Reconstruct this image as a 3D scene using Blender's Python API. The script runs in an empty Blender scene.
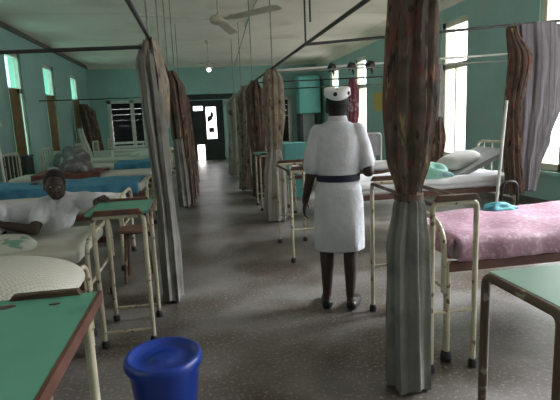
import bpy, bmesh, math, random
from mathutils import Vector, Matrix, Euler
random.seed(7)
PI = math.pi
SC = bpy.context.scene
COL = SC.collection
V = Vector

# ------------------------------------------------------------------ helpers
def mat(name, c1, c2=None, scale=6, rough=.6, bump=0, bscale=40, metal=0, spec=.4, detail=5, lo=.35, hi=.65, coat=0):
    m = bpy.data.materials.new(name); m.use_nodes = True
    nt = m.node_tree; b = nt.nodes['Principled BSDF']
    b.inputs['Roughness'].default_value = rough
    b.inputs['Metallic'].default_value = metal
    b.inputs['Specular IOR Level'].default_value = spec
    b.inputs['Coat Weight'].default_value = coat
    tc = nt.nodes.new('ShaderNodeTexCoord')
    if c2 is None:
        b.inputs['Base Color'].default_value = (*c1, 1)
    else:
        n = nt.nodes.new('ShaderNodeTexNoise'); n.inputs['Scale'].default_value = scale
        n.inputs['Detail'].default_value = detail
        r = nt.nodes.new('ShaderNodeValToRGB')
        r.color_ramp.elements[0].color = (*c1, 1); r.color_ramp.elements[0].position = lo
        r.color_ramp.elements[1].color = (*c2, 1); r.color_ramp.elements[1].position = hi
        nt.links.new(tc.outputs['Object'], n.inputs['Vector'])
        nt.links.new(n.outputs['Fac'], r.inputs['Fac'])
        nt.links.new(r.outputs['Color'], b.inputs['Base Color'])
    if bump:
        n2 = nt.nodes.new('ShaderNodeTexNoise'); n2.inputs['Scale'].default_value = bscale
        n2.inputs['Detail'].default_value = 4
        bp = nt.nodes.new('ShaderNodeBump'); bp.inputs['Strength'].default_value = bump
        bp.inputs['Distance'].default_value = .02
        nt.links.new(tc.outputs['Object'], n2.inputs['Vector'])
        nt.links.new(n2.outputs['Fac'], bp.inputs['Height'])
        nt.links.new(bp.outputs['Normal'], b.inputs['Normal'])
    return m

def overlay(m, color, tex='noise', scale=3, lo=.6, hi=.7, stretch=(1, 1, 1)):
    """mixes one more colour into a material through a noise / voronoi / wave / checker mask"""
    nt = m.node_tree; b = nt.nodes['Principled BSDF']
    inp = b.inputs['Base Color']
    mix = nt.nodes.new('ShaderNodeMix'); mix.data_type = 'RGBA'
    if inp.links:
        nt.links.new(inp.links[0].from_socket, mix.inputs[6])
    else:
        mix.inputs[6].default_value = inp.default_value
    mix.inputs[7].default_value = (*color, 1)
    tc = nt.nodes.new('ShaderNodeTexCoord'); mp = nt.nodes.new('ShaderNodeMapping')
    mp.inputs['Scale'].default_value = stretch
    nt.links.new(tc.outputs['Object'], mp.inputs['Vector'])
    if tex == 'noise':
        t = nt.nodes.new('ShaderNodeTexNoise'); t.inputs['Scale'].default_value = scale; o = t.outputs['Fac']
    elif tex == 'voronoi':
        t = nt.nodes.new('ShaderNodeTexVoronoi'); t.inputs['Scale'].default_value = scale; o = t.outputs['Distance']
    elif tex == 'wave':
        t = nt.nodes.new('ShaderNodeTexWave'); t.inputs['Scale'].default_value = scale; o = t.outputs['Fac']
        t.inputs['Distortion'].default_value = 2
    else:
        t = nt.nodes.new('ShaderNodeTexChecker'); t.inputs['Scale'].default_value = scale; o = t.outputs['Fac']
    nt.links.new(mp.outputs['Vector'], t.inputs['Vector'])
    mr = nt.nodes.new('ShaderNodeMapRange'); mr.inputs['From Min'].default_value = lo; mr.inputs['From Max'].default_value = hi
    nt.links.new(o, mr.inputs['Value']); nt.links.new(mr.outputs['Result'], mix.inputs[0])
    nt.links.new(mix.outputs[2], inp)
    return m

def glass(name, tint, gloss=.1):
    m = bpy.data.materials.new(name); m.use_nodes = True
    nt = m.node_tree; nt.nodes.clear()
    o = nt.nodes.new('ShaderNodeOutputMaterial'); t = nt.nodes.new('ShaderNodeBsdfTransparent')
    g = nt.nodes.new('ShaderNodeBsdfGlossy'); mx = nt.nodes.new('ShaderNodeMixShader')
    t.inputs['Color'].default_value = (*tint, 1); g.inputs['Roughness'].default_value = .08
    mx.inputs[0].default_value = gloss
    nt.links.new(t.outputs[0], mx.inputs[1]); nt.links.new(g.outputs[0], mx.inputs[2]); nt.links.new(mx.outputs[0], o.inputs[0])
    return m

def emit(name, c, s):
    m = bpy.data.materials.new(name); m.use_nodes = True
    b = m.node_tree.nodes['Principled BSDF']
    b.inputs['Base Color'].default_value = (*c, 1)
    b.inputs['Emission Color'].default_value = (*c, 1); b.inputs['Emission Strength'].default_value = s
    return m

class MB:
    def __init__(s): s.b = bmesh.new()
    def box(s, lo, hi, rz=0, piv=None, M=None):
        lo, hi = V(lo), V(hi)
        vs = [s.b.verts.new((x, y, z)) for x in (lo.x, hi.x) for y in (lo.y, hi.y) for z in (lo.z, hi.z)]
        for f in ((0, 1, 3, 2), (4, 6, 7, 5), (0, 4, 5, 1), (2, 3, 7, 6), (0, 2, 6, 4), (1, 5, 7, 3)):
            s.b.faces.new([vs[i] for i in f])
        if M is not None:
            for v in vs: v.co = M @ v.co
        return s
    def loft(s, rings, cap=True):
        R = [[s.b.verts.new(p) for p in r] for r in rings]
        n = len(R[0])
        for a, b in zip(R, R[1:]):
            for i in range(n):
                s.b.faces.new((a[i], a[(i+1) % n], b[(i+1) % n], b[i]))
        if cap:
            s.b.faces.new(R[0][::-1]); s.b.faces.new(R[-1])
        return s
    def tube(s, pts, r, seg=8):
        pts = [V(p) for p in pts]
        rr = r if isinstance(r, (list, tuple)) else [r]*len(pts)
        rings = []; up = None
        for i, p in enumerate(pts):
            t = (pts[min(i+1, len(pts)-1)] - pts[max(i-1, 0)])
            if t.length < 1e-9: t = V((0, 0, 1))
            t.normalize()
            if up is None:
                up = t.orthogonal().normalized()
            up = (up - t*up.dot(t))
            if up.length < 1e-6: up = t.orthogonal()
            up.normalize(); w = t.cross(up)
            rings.append([p + (up*math.cos(2*PI*k/seg) + w*math.sin(2*PI*k/seg))*rr[i] for k in range(seg)])
        return s.loft(rings)
    def lathe(s, prof, c=(0, 0, 0), seg=32):
        c = V(c)
        return s.loft([[c + V((max(r, 1e-4)*math.cos(2*PI*k/seg), max(r, 1e-4)*math.sin(2*PI*k/seg), z)) for k in range(seg)] for r, z in prof])
    def ell(s, c, rad, seg=20, rings=12, M=None, fn=None):
        R = []
        for i in range(1, rings):
            a = PI*i/rings
            R.append([V((math.sin(a)*math.cos(2*PI*k/seg), math.sin(a)*math.sin(2*PI*k/seg), math.cos(a))) for k in range(seg)])
        def tr(p):
            q = V((p.x*rad[0], p.y*rad[1], p.z*rad[2]))
            if fn: q = fn(p, q)
            if M is not None: q = M @ q
            return q + V(c)
        R = [[tr(p) for p in r] for r in R]
        return s.loft(R)
    def build(s, name, m, parent=None, smooth=40, bevel=0, sub=0):
        bmesh.ops.recalc_face_normals(s.b, faces=s.b.faces[:])
        me = bpy.data.meshes.new(name); s.b.to_mesh(me); s.b.free()
        if smooth:
            for p in me.polygons: p.use_smooth = True
            me.set_sharp_from_angle(angle=math.radians(smooth))
        o = bpy.data.objects.new(name, me); COL.objects.link(o)
        me.materials.append(m)
        if parent: o.parent = parent
        if bevel:
            d = o.modifiers.new('bevel', 'BEVEL'); d.width = bevel; d.segments = 2; d.limit_method = 'ANGLE'
        if sub:
            d = o.modifiers.new('sub', 'SUBSURF'); d.levels = sub; d.render_levels = sub
        return o

def fillet(pts, rad, n=6):
    pts = [V(p) for p in pts]; out = [pts[0]]
    for a, b, c in zip(pts, pts[1:], pts[2:]):
        u = (a-b).normalized(); w = (c-b).normalized()
        r = min(rad, (a-b).length*.49, (c-b).length*.49)
        p0, p1 = b+u*r, b+w*r
        for i in range(n+1):
            t = i/n
            out.append(p0*(1-t)**2 + b*2*t*(1-t) + p1*t*t)
    out.append(pts[-1])
    return out

def tag(o, label, cat, group=None, kind=None):
    o['label'] = label; o['category'] = cat
    if group: o['group'] = group
    if kind: o['kind'] = kind
    return o
def thing(name, label, cat, loc=(0, 0, 0), rz=0, group=None):
    o = bpy.data.objects.new(name, None); COL.objects.link(o); o.empty_display_size = .1
    o.location = loc; o.rotation_euler = (0, 0, rz)
    return tag(o, label, cat, group)
def struct(o): o['kind'] = 'structure'; return o

# ------------------------------------------------------------------ materials
M = {}
M['wall'] = overlay(mat('teal_wall_paint', (.26, .43, .40), (.30, .49, .455), 1.3, .55, bump=.08, bscale=9), (.35, .43, .39), 'noise', 2.2, .62, .74)
M['ceil'] = overlay(mat('ceiling_board', (.74, .67, .57), (.82, .75, .65), .9, .8, bump=.05, bscale=5), (.62, .55, .45), 'noise', .8, .58, .75)
M['floor'] = overlay(overlay(mat('worn_terrazzo_floor', (.105, .092, .082), (.195, .18, .168), 2.4, .36, bump=.12, bscale=25, spec=.5, detail=8),
                     (.070, .050, .037), 'noise', 1.3, .46, .62), (.27, .26, .25), 'noise', 48, .55, .72)
M['trim'] = mat('dark_moulding', (.10, .10, .085), (.15, .14, .12), 4, .7)
M['cream'] = overlay(mat('chipped_cream_paint', (.42, .37, .26), (.55, .50, .38), 9, .45), (.13, .075, .05), 'noise', 24, .62, .68)
M['browntube'] = overlay(mat('brown_paint', (.075, .045, .03), (.12, .075, .05), 9, .4), (.30, .25, .17), 'noise', 18, .64, .7)
M['rust'] = mat('red_brown_paint', (.10, .04, .028), (.15, .07, .05), 8, .5)
M['woodrail'] = mat('dark_brown_wood', (.055, .028, .02), (.10, .05, .035), 10, .4)
M['green'] = overlay(mat('green_laminate', (.10, .34, .235), (.13, .39, .28), 2.2, .27, spec=.5), (.07, .24, .16), 'noise', 3.5, .62, .78)
M['palegreen'] = mat('glare_pale_green_laminate', (.26, .42, .34), (.34, .48, .41), 3, .3, spec=.6)  # paler than the other green top: window reflection put into the colour
M['chip'] = mat('bare_board_chip', (.075, .05, .035), (.11, .07, .05), 30, .8)
M['mattress'] = mat('cream_mattress_cover', (.50, .49, .41), (.58, .57, .50), 4, .55, bump=.2, bscale=6)
M['white'] = mat('white_cotton', (.76, .76, .78), (.84, .84, .85), 6, .75, bump=.5, bscale=11)
M['pillow'] = mat('white_pillow_cotton', (.62, .61, .57), (.72, .71, .67), 5, .7, bump=.2, bscale=10)
M['greenpillow'] = overlay(mat('pale_pillow_print', (.50, .52, .46), (.58, .60, .54), 5, .65), (.17, .33, .27), 'noise', 9, .58, .64)
M['meshsheet'] = overlay(mat('pale_perforated_sheet', (.52, .50, .42), (.60, .58, .50), 3, .4), (.44, .43, .37), 'checker', 75, .4, .6)
M['pink'] = overlay(mat('pink_sheet', (.33, .175, .235), (.40, .225, .29), 5, .7, bump=.6, bscale=9), (.58, .46, .52), 'noise', 45, .5, .8)
M['bluesheet'] = overlay(mat('blue_sheet', (.05, .20, .32), (.08, .28, .42), 4, .7, bump=.3, bscale=8), (.12, .40, .42), 'noise', 2, .55, .65)
M['brownblanket'] = mat('red_brown_blanket', (.12, .045, .035), (.18, .08, .06), 6, .9, bump=.3, bscale=12)
M['greencloth'] = overlay(mat('green_cloth', (.20, .46, .36), (.30, .58, .48), 5, .7, bump=.3), (.25, .32, .50), 'noise', 11, .56, .62)
M['tealcloth'] = mat('teal_cloth', (.06, .26, .32), (.10, .34, .38), 6, .7, bump=.3)
M['lining'] = overlay(mat('grey_curtain_lining', (.15, .142, .128), (.21, .20, .18), 4, .85, bump=.25, bscale=30), (.10, .088, .078), 'noise', 5, .55, .75)
M['liningpale'] = overlay(mat('pale_curtain_lining', (.27, .25, .23), (.36, .34, .315), 4, .85, bump=.25, bscale=30), (.17, .12, .09), 'noise', 6, .58, .7)
M['print'] = overlay(overlay(overlay(mat('brown_printed_curtain', (.075, .05, .038), (.15, .105, .08), 7, .85, bump=.3, bscale=30),
             (.17, .055, .045), 'noise', 24, .55, .64, (1, 1, .3)), (.30, .23, .10), 'noise', 26, .63, .70, (1, 1, .22)), (.03, .02, .018), 'noise', 22, .57, .66, (1, 1.3, .35))
M['printpale'] = overlay(overlay(mat('tan_printed_curtain', (.20, .16, .12), (.30, .25, .20), 7, .85, bump=.3, bscale=30),
                 (.09, .045, .035), 'noise', 20, .55, .66, (1, 1, .35)), (.40, .31, .16), 'noise', 24, .62, .7, (1, 1, .4))
M['greycurtain'] = overlay(mat('mauve_grey_curtain', (.13, .12, .132), (.19, .178, .19), 3, .85, bump=.2, bscale=30), (.12, .10, .11), 'wave', 6, .7, .95)
M['maroon'] = overlay(mat('maroon_curtain', (.22, .05, .08), (.32, .10, .14), 8, .85), (.5, .42, .42), 'noise', 9, .58, .64)
M['metaldark'] = mat('dark_rod_metal', (.035, .037, .036), (.055, .055, .05), 10, .45, metal=.3)
M['metalgrey'] = mat('grey_rod_metal', (.20, .20, .18), (.28, .28, .25), 10, .5, metal=.2)
M['whitemetal'] = mat('white_painted_metal', (.62, .61, .56), (.72, .71, .67), 8, .4)
M['frame'] = mat('cream_window_frame', (.62, .58, .44), (.70, .66, .54), 5, .5)
M['whiteframe'] = mat('off_white_frame', (.50, .50, .46), (.60, .60, .55), 5, .5)
M['orangewood'] = mat('varnished_wood_shutter', (.34, .20, .10), (.44, .28, .15), 6, .5)
M['darkpane'] = mat('dark_pane', (.012, .014, .014), (.022, .024, .024), 3, .75, spec=.1)  # near-black colour paints in the dark room behind the louvres
M['darkdoor'] = mat('dark_door_paint', (.018, .024, .024), (.03, .038, .036), 4, .5)
M['clear'] = glass('clear_glass', (.93, .96, .96), .06)
M['mint'] = glass('mint_tinted_glass', (.48, .72, .64), .05)
M['dimming'] = glass('dimming_grey_glass', (.62, .64, .62), .05)  # grey tint added to hold back daylight from the unseen left windows
M['blue'] = mat('blue_plastic', (.004, .03, .24), (.006, .04, .28), 3, .28, spec=.6)
M['fan'] = mat('cream_fan_enamel', (.40, .38, .29), (.48, .46, .36), 6, .45)
M['skin'] = mat('dark_brown_skin', (.032, .018, .013), (.045, .026, .019), 12, .5)
M['skin2'] = mat('brown_skin', (.036, .02, .014), (.048, .028, .02), 12, .5)
M['hair'] = mat('black_hair', (.008, .007, .007), (.016, .014, .013), 40, .8, bump=.5, bscale=90)
M['uniform'] = mat('white_uniform_cotton', (.50, .50, .53), (.58, .58, .61), 5, .8, bump=.55, bscale=13)
M['patientdress'] = mat('creased_white_cotton', (.60, .60, .64), (.68, .68, .72), 5, .8, bump=.7, bscale=14)
M['navy'] = mat('navy_belt_fabric', (.006, .007, .028), (.009, .01, .036), 8, .6)
M['black'] = mat('black_leather', (.012, .011, .011), (.02, .018, .018), 8, .4)
M['eyewhite'] = mat('eye_white', (.6, .58, .54))
M['yellow'] = mat('yellow_paper', (.52, .38, .10), (.62, .46, .16), 12, .8)
M['greycloth'] = overlay(mat('grey_cloth', (.13, .13, .13), (.24, .24, .24), 8, .9, bump=.4), (.42, .42, .43), 'noise', 9, .6, .68)
M['rubber'] = mat('black_rubber', (.02, .02, .02), (.03, .028, .028), 8, .6)
M['wash'] = mat('pale_screen_cloth', (.45, .52, .52), (.55, .62, .62), 4, .7)
M['block'] = mat('bright_teal_enamel', (.12, .42, .40), (.16, .48, .46), 3, .4)
M['greypanel'] = mat('grey_bed_head_panel', (.30, .31, .31), (.38, .39, .39), 5, .55)
M['emissive'] = emit('emissive_white', (1, .98, .95), 6)
M['sign'] = mat('black_sign', (.01, .012, .012), (.02, .02, .02), 5, .5)

# ------------------------------------------------------------------ camera
CAMH = 1.40
F = 475.0
def camera():
    vp = V((197-280, 124-200, F)).normalized()
    a = math.tan(math.radians(2.4)); raw = V((197-280, 124-200, F))
    D = V((a, 1, -(raw.x*a + raw.y)/F)).normalized()
    Z = -D; X = vp.cross(Z)
    if X.x < 0: X = -X
    # world axes X, vp(Y), Z in camera coordinates (right, down, forward)
    right = V((X.x, vp.x, Z.x)); down = V((X.y, vp.y, Z.y)); fwd = V((X.z, vp.z, Z.z))
    m = Matrix.Identity(4)
    up = -down; back = -fwd
    for i in range(3):
        m[i][0] = right[i]; m[i][1] = up[i]; m[i][2] = back[i]
    m[0][3], m[1][3], m[2][3] = 0, 0, CAMH
    cd = bpy.data.cameras.new('camera'); co = bpy.data.objects.new('camera', cd); COL.objects.link(co)
    cd.sensor_width = 36; cd.lens = 36*F/560; cd.clip_start = .05
    co.matrix_world = m
    SC.camera = co
camera()

# ------------------------------------------------------------------ room shell
XL, XR, YF, YB, ZC, TH = -3.8, 4.78, -2.6, 18.6, 3.6, .28
def wall_holes(name, axis, p0, p1, a0, a1, z0, z1, holes, m):
    """wall slab between p0,p1 on 'axis' normal, running a0..a1, with rectangular holes (b0,b1,c0,c1)"""
    mb = MB()
    def bx(u0, u1, w0, w1):
        if u1-u0 < 1e-4 or w1-w0 < 1e-4: return
        if axis == 'x': mb.box((p0, u0, w0), (p1, u1, w1))
        else: mb.box((u0, p0, w0), (u1, p1, w1))
    cur = a0
    for b0, b1, c0, c1 in sorted(holes):
        bx(cur, b0, z0, z1); bx(b0, b1, z0, c0); bx(b0, b1, c1, z1); cur = b1
    bx(cur, a1, z0, z1)
    return struct(mb.build(name, m, smooth=0))
RW = [(-2.3, -1.35, .55, 3.1), (-.3, 1.75, .55, 3.1), (2.15, 4.25, .55, 3.1)] + [(y, y+.95, .55, 3.1) for y in (5.25, 7.97, 10.6, 13.15, 15.85)]  # nearest unseen windows widened to brighten the right foreground
LW = [(y, y+.95, .75, 3.1) for y in (-1.9, .4, 3.0, 5.6, 8.25, 10.9, 13.4, 16.1)]
wall_holes('wall_left', 'x', XL-TH, XL, YF, YB, 0, ZC, LW, M['wall'])
wall_holes('wall_right', 'x', XR, XR+TH, YF, YB, 0, ZC, RW, M['wall'])
DOOR = (-.22, 1.02, 0, 2.27); BWL = (-3.2, -1.85, .5, 2.36); BWR = (2.38, 3.68, .45, 2.3)
wall_holes('wall_back', 'y', YB, YB+TH, XL-TH, XR+TH, 0, ZC, [(DOOR[0], DOOR[1], DOOR[2], DOOR[3]), BWL, BWR], M['wall'])
wall_holes('wall_front', 'y', YF-TH, YF, XL-TH, XR+TH, 0, ZC, [], M['wall'])
struct(MB().box((XL-TH, YF-TH, -.15), (XR+TH, YB+TH, 0)).build('floor', M['floor'], smooth=0))
struct(MB().box((XL-TH, YF-TH, ZC), (XR+TH, YB+TH, ZC+.12)).build('ceiling', M['ceil'], smooth=0))
struct(MB().box((XL, YF, ZC-.09), (XL+.06, YB, ZC)).build('trim_1', M['trim'], smooth=0))
# pale plaster coving along the right side and the back
def cove(name, pts_fn):
    mb = MB(); prof = [(0, 0)] + [(.28*(1-math.sin(t*PI/2/6)), .22*(1-math.cos(t*PI/2/6))) for t in range(7)]
    return mb
mb = MB()
ring = lambda y: [V((XR - a, y, ZC - b)) for a, b in [(0, 0), (.3, 0), (.16, .045), (.06, .12), (0, .25)]]
mb.loft([ring(YF), ring(YB)]); struct(mb.build('trim_2', M['ceil'], smooth=0))
mb = MB()
ring = lambda x: [V((x, YB - a, ZC - b)) for a, b in [(0, 0), (.3, 0), (.16, .03), (.06, .07), (0, .1)]]
mb.loft([ring(XL+.06), ring(XR)]); struct(mb.build('trim_3', M['ceil'], smooth=0))
mb = MB()
for y in (1.2, 4.2, 7.2, 10.2, 13.2, 16.2): mb.box((XL+.06, y-.02, ZC-.006), (XR-.3, y+.02, ZC))
struct(mb.build('trim_4', M['ceil'], smooth=0))
mb = MB().box((XR-.02, YF, 0), (XR, YB, .14)); struct(mb.build('baseboard_right', M['trim'], smooth=0))
mb = MB().box((XL, YF, 0), (XL+.02, YB, .14)); struct(mb.build('baseboard_left', M['trim'], smooth=0))

# windows -----------------------------------------------------------
WN = 0
def window(side, w, mframe, mglass):
    global WN
    WN += 1
    y0, y1, z0, z1 = w
    x = XR + .1 if side == 'R' else XL - .1
    root = bpy.data.objects.new('window_%d' % WN, None); COL.objects.link(root); root.location = (x, y0, z0); struct(root)
    W, Hh = y1-y0, z1-z0
    t = .10; zt = 2.28 - z0
    f = MB()
    for a, b in (((0, 0), (t, Hh)), ((W-t, 0), (W, Hh)), ((0, 0), (W, t)), ((0, Hh-t), (W, Hh)), ((0, zt-t/2), (W, zt+t/2)), ((W/2-.02, 0), (W/2+.02, zt))):
        f.box((-.06, a[0], a[1]), (.06, b[0], b[1]))
    f.build('window_frame', mframe, root, smooth=0)
    MB().box((-.004, t, zt+t/2), (.004, W-t, Hh-t)).build('pane', mglass, root, smooth=0)
    MB().box((-.004, t, t), (.004, W/2-.02, zt-t/2)).build('pane', mglass, root, smooth=0)
    MB().box((-.004, W/2+.02, t), (.004, W-t, zt-t/2)).build('pane', mglass, root, smooth=0)
    s = -1 if side == 'R' else 1
    MB().box((min(0, s*.16), -.04, -.05), (max(0, s*.16), W+.04, 0)).build('window_sill', M['wall'], root, smooth=0)
    # one casement leaf swung into the room (its lower half)
    if side == 'L' and y0 > 10:
        k = MB(); k.box((.11, -.02, t), (.15, .03, zt)); k.box((.15, -.02, t), (.30, .012, t+.08)); k.box((.15, -.02, zt-.1), (.30, .012, zt)); k.box((.26, -.02, t), (.30, .03, zt))
        k.box((.15, -.008, t+.08), (.26, .004, zt-.1))
        k.build('casement', M['orangewood'], root, smooth=0)
    return root
for w in RW: window('R', w, M['frame'], M['clear'])
for w in LW: window('L', w, M['whiteframe'], M['mint'] if w[0] > 8 else M['dimming'])
def back_window(w):
    global WN
    WN += 1
    x0, x1, z0, z1 = w
    root = bpy.data.objects.new('window_%d' % WN, None); COL.objects.link(root); root.location = (x0, YB+.02, z0); struct(root)
    W, Hh = x1-x0, z1-z0; t = .13
    f = MB()
    for a, b in (((0, 0), (t, Hh)), ((W-t, 0), (W, Hh)), ((0, 0), (W, t)), ((0, Hh-.1), (W, Hh)), ((W*.60, 0), (W*.60+t, Hh))):
        f.box((a[0], -.06, a[1]), (b[0], .06, b[1]))
    f.build('window_frame', M['whiteframe'], root, smooth=0)
    for a, b in ((t, W*.60), (W*.60+t, W-t)):
        p = MB()
        n = 8; h = (Hh-t-.1)/n
        for i in range(n):
            zz = t+i*h
            p.loft([[V((xx, -.03, zz)), V((xx, -.024, zz)), V((xx, .04, zz+h)), V((xx, .034, zz+h))] for xx in (a, b)])
        p.build('louvre_panes', M['darkpane'], root, smooth=0)
    return root
back_window(BWL); back_window(BWR)

# far door ----------------------------------------------------------
d = bpy.data.objects.new('door_1', None); COL.objects.link(d); d.location = (DOOR[0], YB+.05, 0); struct(d)
DW, DH = DOOR[1]-DOOR[0], DOOR[3]
f = MB(); f.box((0, -.06, 0), (.07, .06, DH)); f.box((DW-.07, -.06, 0), (DW, .06, DH)); f.box((0, -.06, DH-.06), (DW, .06, DH))
f.build('door_frame', M['darkdoor'], d, smooth=0)
def holed(x0, x1, z0, z1, holes):
    mb = MB(); xs = sorted({x0, x1, *[h[0] for h in holes], *[h[1] for h in holes]}); zs = sorted({z0, z1, *[h[2] for h in holes], *[h[3] for h in holes]})
    for a, b in zip(xs, xs[1:]):
        for p, q in zip(zs, zs[1:]):
            cx, cz = (a+b)/2, (p+q)/2
            if not any(h[0] < cx < h[1] and h[2] < cz < h[3] for h in holes): mb.box((a, -.02, p), (b, .02, q))
    return mb
lf = holed(.07, .49, 0, DH-.06, [(.12, .47, 1.90, 2.06), (.19, .46, .02, .60)]); lf.build('door_leaf', M['darkdoor'], d, smooth=0)
rf = holed(.49, DW-.07, 0, DH-.06, [(.58, .96, .82, 2.02)]); rl = rf.build('door_leaf', M['darkdoor'], d, smooth=0)
h = MB(); h.tube([(.53, -.02, 1.0), (.53, -.07, 1.0), (.53, -.07, 1.14), (.53, -.02, 1.14)], .012); h.build('door_handle', M['metalgrey'], d)
# frosted daylight panel of the leaf with its dark stickers
pn = MB().box((.585, -.006, .825), (.955, .006, 2.015)).build('glazed_panel', glass('door_glass', (.8, .82, .82), .05), rl, smooth=0)
st = MB(); st.ell((.72, -.012, 1.60), (.10, .006, .10), 14, 8); st.ell((.80, -.012, 1.72), (.06, .006, .13), 14, 8); st.box((.62, -.016, 1.46), (.72, -.008, 1.60))
st.build('dark_sticker', M['sign'], rl); MB().box((.66, -.016, 1.06), (.86, -.008, 1.24)).build('dark_sticker', M['sign'], rl, smooth=0)
struct(MB().box((-.5, YB-.03, 2.3), (1.6, YB, 2.5)).build('trim_5', M['darkdoor'], smooth=0))

# ------------------------------------------------------------------ curtain rods
AXR, AXL, ZRR, ZRL = 1.05, -.335, 2.09, 2.10
def rod(name, a, b, r, m, label, cat='curtain rod', group=None):
    return tag(MB().tube([a, b], r, 8).build(name, m), label, cat, group)
rod('curtain_rod', (AXR, -2.55, 2.07), (AXR, 18.5, 2.14), .016, M['metaldark'], 'dark rod running the length of the aisle above the right-hand beds')
rod('curtain_rod', (AXL, -2.55, ZRL), (AXL, 18.5, ZRL), .016, M['metaldark'], 'dark rod running the length of the aisle above the left-hand beds')
rod('curtain_rod', (AXR, 4.5, 2.09), (XR, 4.5, 2.36), .014, M['metaldark'], 'dark cross rod to the right wall carrying the mauve-grey curtain')
rod('curtain_rod', (AXR, 6.7, 2.08), (XR, 6.7, 2.25), .015, M['whitemetal'], 'pale cross rod meeting the right wall beside the open window')
rod('curtain_rod', (AXR, 6.55, 2.05), (XR, 6.55, 2.13), .009, M['metalgrey'], 'thin grey rod just under the pale cross rod at right')
rod('curtain_rod', (AXR, 8.9, 2.10), (XR, 8.9, 2.17), .013, M['metaldark'], 'third dark cross rod behind the pale one on the right')
rod('curtain_rod', (AXR, 11.1, 2.10), (XR, 11.1, 2.17), .013, M['metaldark'], 'dark cross rod in front of the far bright teal corner')
rod('curtain_rod', (XL, 4.1, 1.955), (AXL, 4.1, 2.03), .016, M['metaldark'], 'dark cross rod over the reclining person, from left wall to curtain')
rod('curtain_rod', (XL, 12.8, 2.12), (AXL, 12.8, 2.12), .014, M['metaldark'], 'dark cross rod far down the left side before the back wall')
for x, y, zb, l in ((AXR, 4.5, 2.10, 'thin dark ceiling hanger nearest the camera on the right rod'), (AXR+.03, 6.7, 2.10, 'second ceiling hanger along the right rod, right of the near fan'),
                    (AXR+.05, 4.5, 2.29, 'short hanger ending above the right rod beside the thin dark hanger'),
                    (AXR, 8.9, 2.11, 'third ceiling hanger along the right rod'), (AXR, 11.1, 2.12, 'fourth ceiling hanger along the right rod'),
                    (AXR, 13.3, 2.12, 'fifth ceiling hanger along the right rod'),
                    (AXL, 4.1, 2.11, 'ceiling hanger above the top of the large left curtain'), (AXL+.01, 5.2, 2.11, 'second ceiling hanger along the left rod'),
                    (AXL, 6.8, 2.11, 'third ceiling hanger along the left rod'), (AXL, 9.0, 2.11, 'fourth ceiling hanger along the left rod'),
                    (AXL, 11.2, 2.11, 'farthest ceiling hanger along the left rod')):
    rod('ceiling_hanger', (x, y, zb), (x, y, ZC), .009 if y > 4.3 else .011, M['metaldark'] if y == 4.5 else M['metalgrey'], l, 'hanger')
rod('slanting_brace', (AXR, 8.9, 3.25), (AXR-.05, 12.2, 2.75), .009, M['metalgrey'], 'slanting wire brace between the right rod hangers', 'brace')
rod('ceiling_conduit', (1.15, 2.0, ZC-.02), (1.25, 11.5, ZC-.02), .011, M['metalgrey'], 'thin conduit running along the ceiling above the right rod', 'conduit')
# tied bundles on the pale rod
def bundle(x, y, z, s, m, label):
    mb = MB(); mb.ell((0, 0, 0), (s*1.3, s*.9, s), 14, 10, fn=lambda p, q: q*(1+.22*math.sin(5*p.x+3*p.z)*math.cos(4*p.y)))
    mb.tube([(s*.2, 0, -s*.6), (s*.7, .02, -s*1.8), (s*.5, 0, -s*2.6)], [s*.35, s*.28, s*.1], 8)
    mb.tube([(-s*.5, 0, -s*.5), (-s*.8, .02, -s*1.4)], [s*.3, s*.12], 8)
    o = mb.build('tied_bundle', m); o.location = (x, y, z); return tag(o, label, 'bundle')
bundle(3.43, 6.7, 2.18, .085, M['sign'], 'dark knotted bundle on the pale rod by the open window')
bundle(2.50, 6.7, 2.135, .055, M['sign'], 'small dark knot on the pale rod above the yellow wall notice')
bundle(2.22, 6.7, 2.125, .05, M['sign'], 'dark knot on the pale rod above the maroon curtain')
bundle(1.93, 6.7, 2.115, .05, M['sign'], "dark knot on the pale rod above the nurse's cap")

# ------------------------------------------------------------------ curtains
def interp(keys, z):
    for a, b in zip(keys, keys[1:]):
        if a[0] >= z >= b[0]:
            t = (a[0]-z)/(a[0]-b[0]); t = t*t*(3-2*t)
            return [a[i]*(1-t)+b[i]*t for i in range(1, 5)]
    return list(keys[-1][1:5])
def drape(keys, n=9, amp=.16, ph=0, tw=.5, rows=36, seg=None):
    seg = seg or n*8
    mb = MB(); z0, z1 = keys[0][0], keys[-1][0]; R = []
    for i in range(rows+1):
        z = z0+(z1-z0)*i/rows
        cx, cy, rx, ry = interp(keys, z)
        r = []
        for k in range(seg):
            t = 2*PI*k/seg
            w = 1+amp*math.sin(n*t+ph+tw*z)+.45*amp*math.sin((2*n+1)*t+ph*2-tw*1.7*z)+.3*amp*math.sin(3*t+5*z)
            r.append(V((cx+rx*w*math.cos(t), cy+ry*w*math.sin(t), z+.012*math.sin(4*t+ph)*(1 if i in (0, rows) else 0))))
        R.append(r)
    mb.loft(R); return mb
def curtain(label, upper, lower, mu, ml, n=9, amp=.15, ph=0, group=None, tie=None):
    k0 = (upper or lower)[0]
    t = thing('curtain', label, 'curtain', (k0[1], k0[2], (lower or upper)[-1][0]), 0, group)
    off = V(t.location)
    def loc(keys): return [(z-off.z, x-off.x, y-off.y, a, b) for z, x, y, a, b in keys]
    if upper: drape(loc(upper), n, amp, ph).build('printed_drape', mu, t, smooth=60)
    if lower: drape(loc(lower), n, amp, ph+.7).build('lining', ml, t, smooth=60)
    if tie:
        z, x, y, a, b = tie
        mb = MB(); mb.loft([[V((x-off.x+(a+dr)*math.cos(2*PI*k/20), y-off.y+(b+dr)*math.sin(2*PI*k/20), z-off.z+dz)) for k in range(20)] for dz, dr in ((-.03, -.01), (-.015, .012), (.015, .012), (.03, -.01))])
        mb.build('tie_band', mu, t)
    return t
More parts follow.
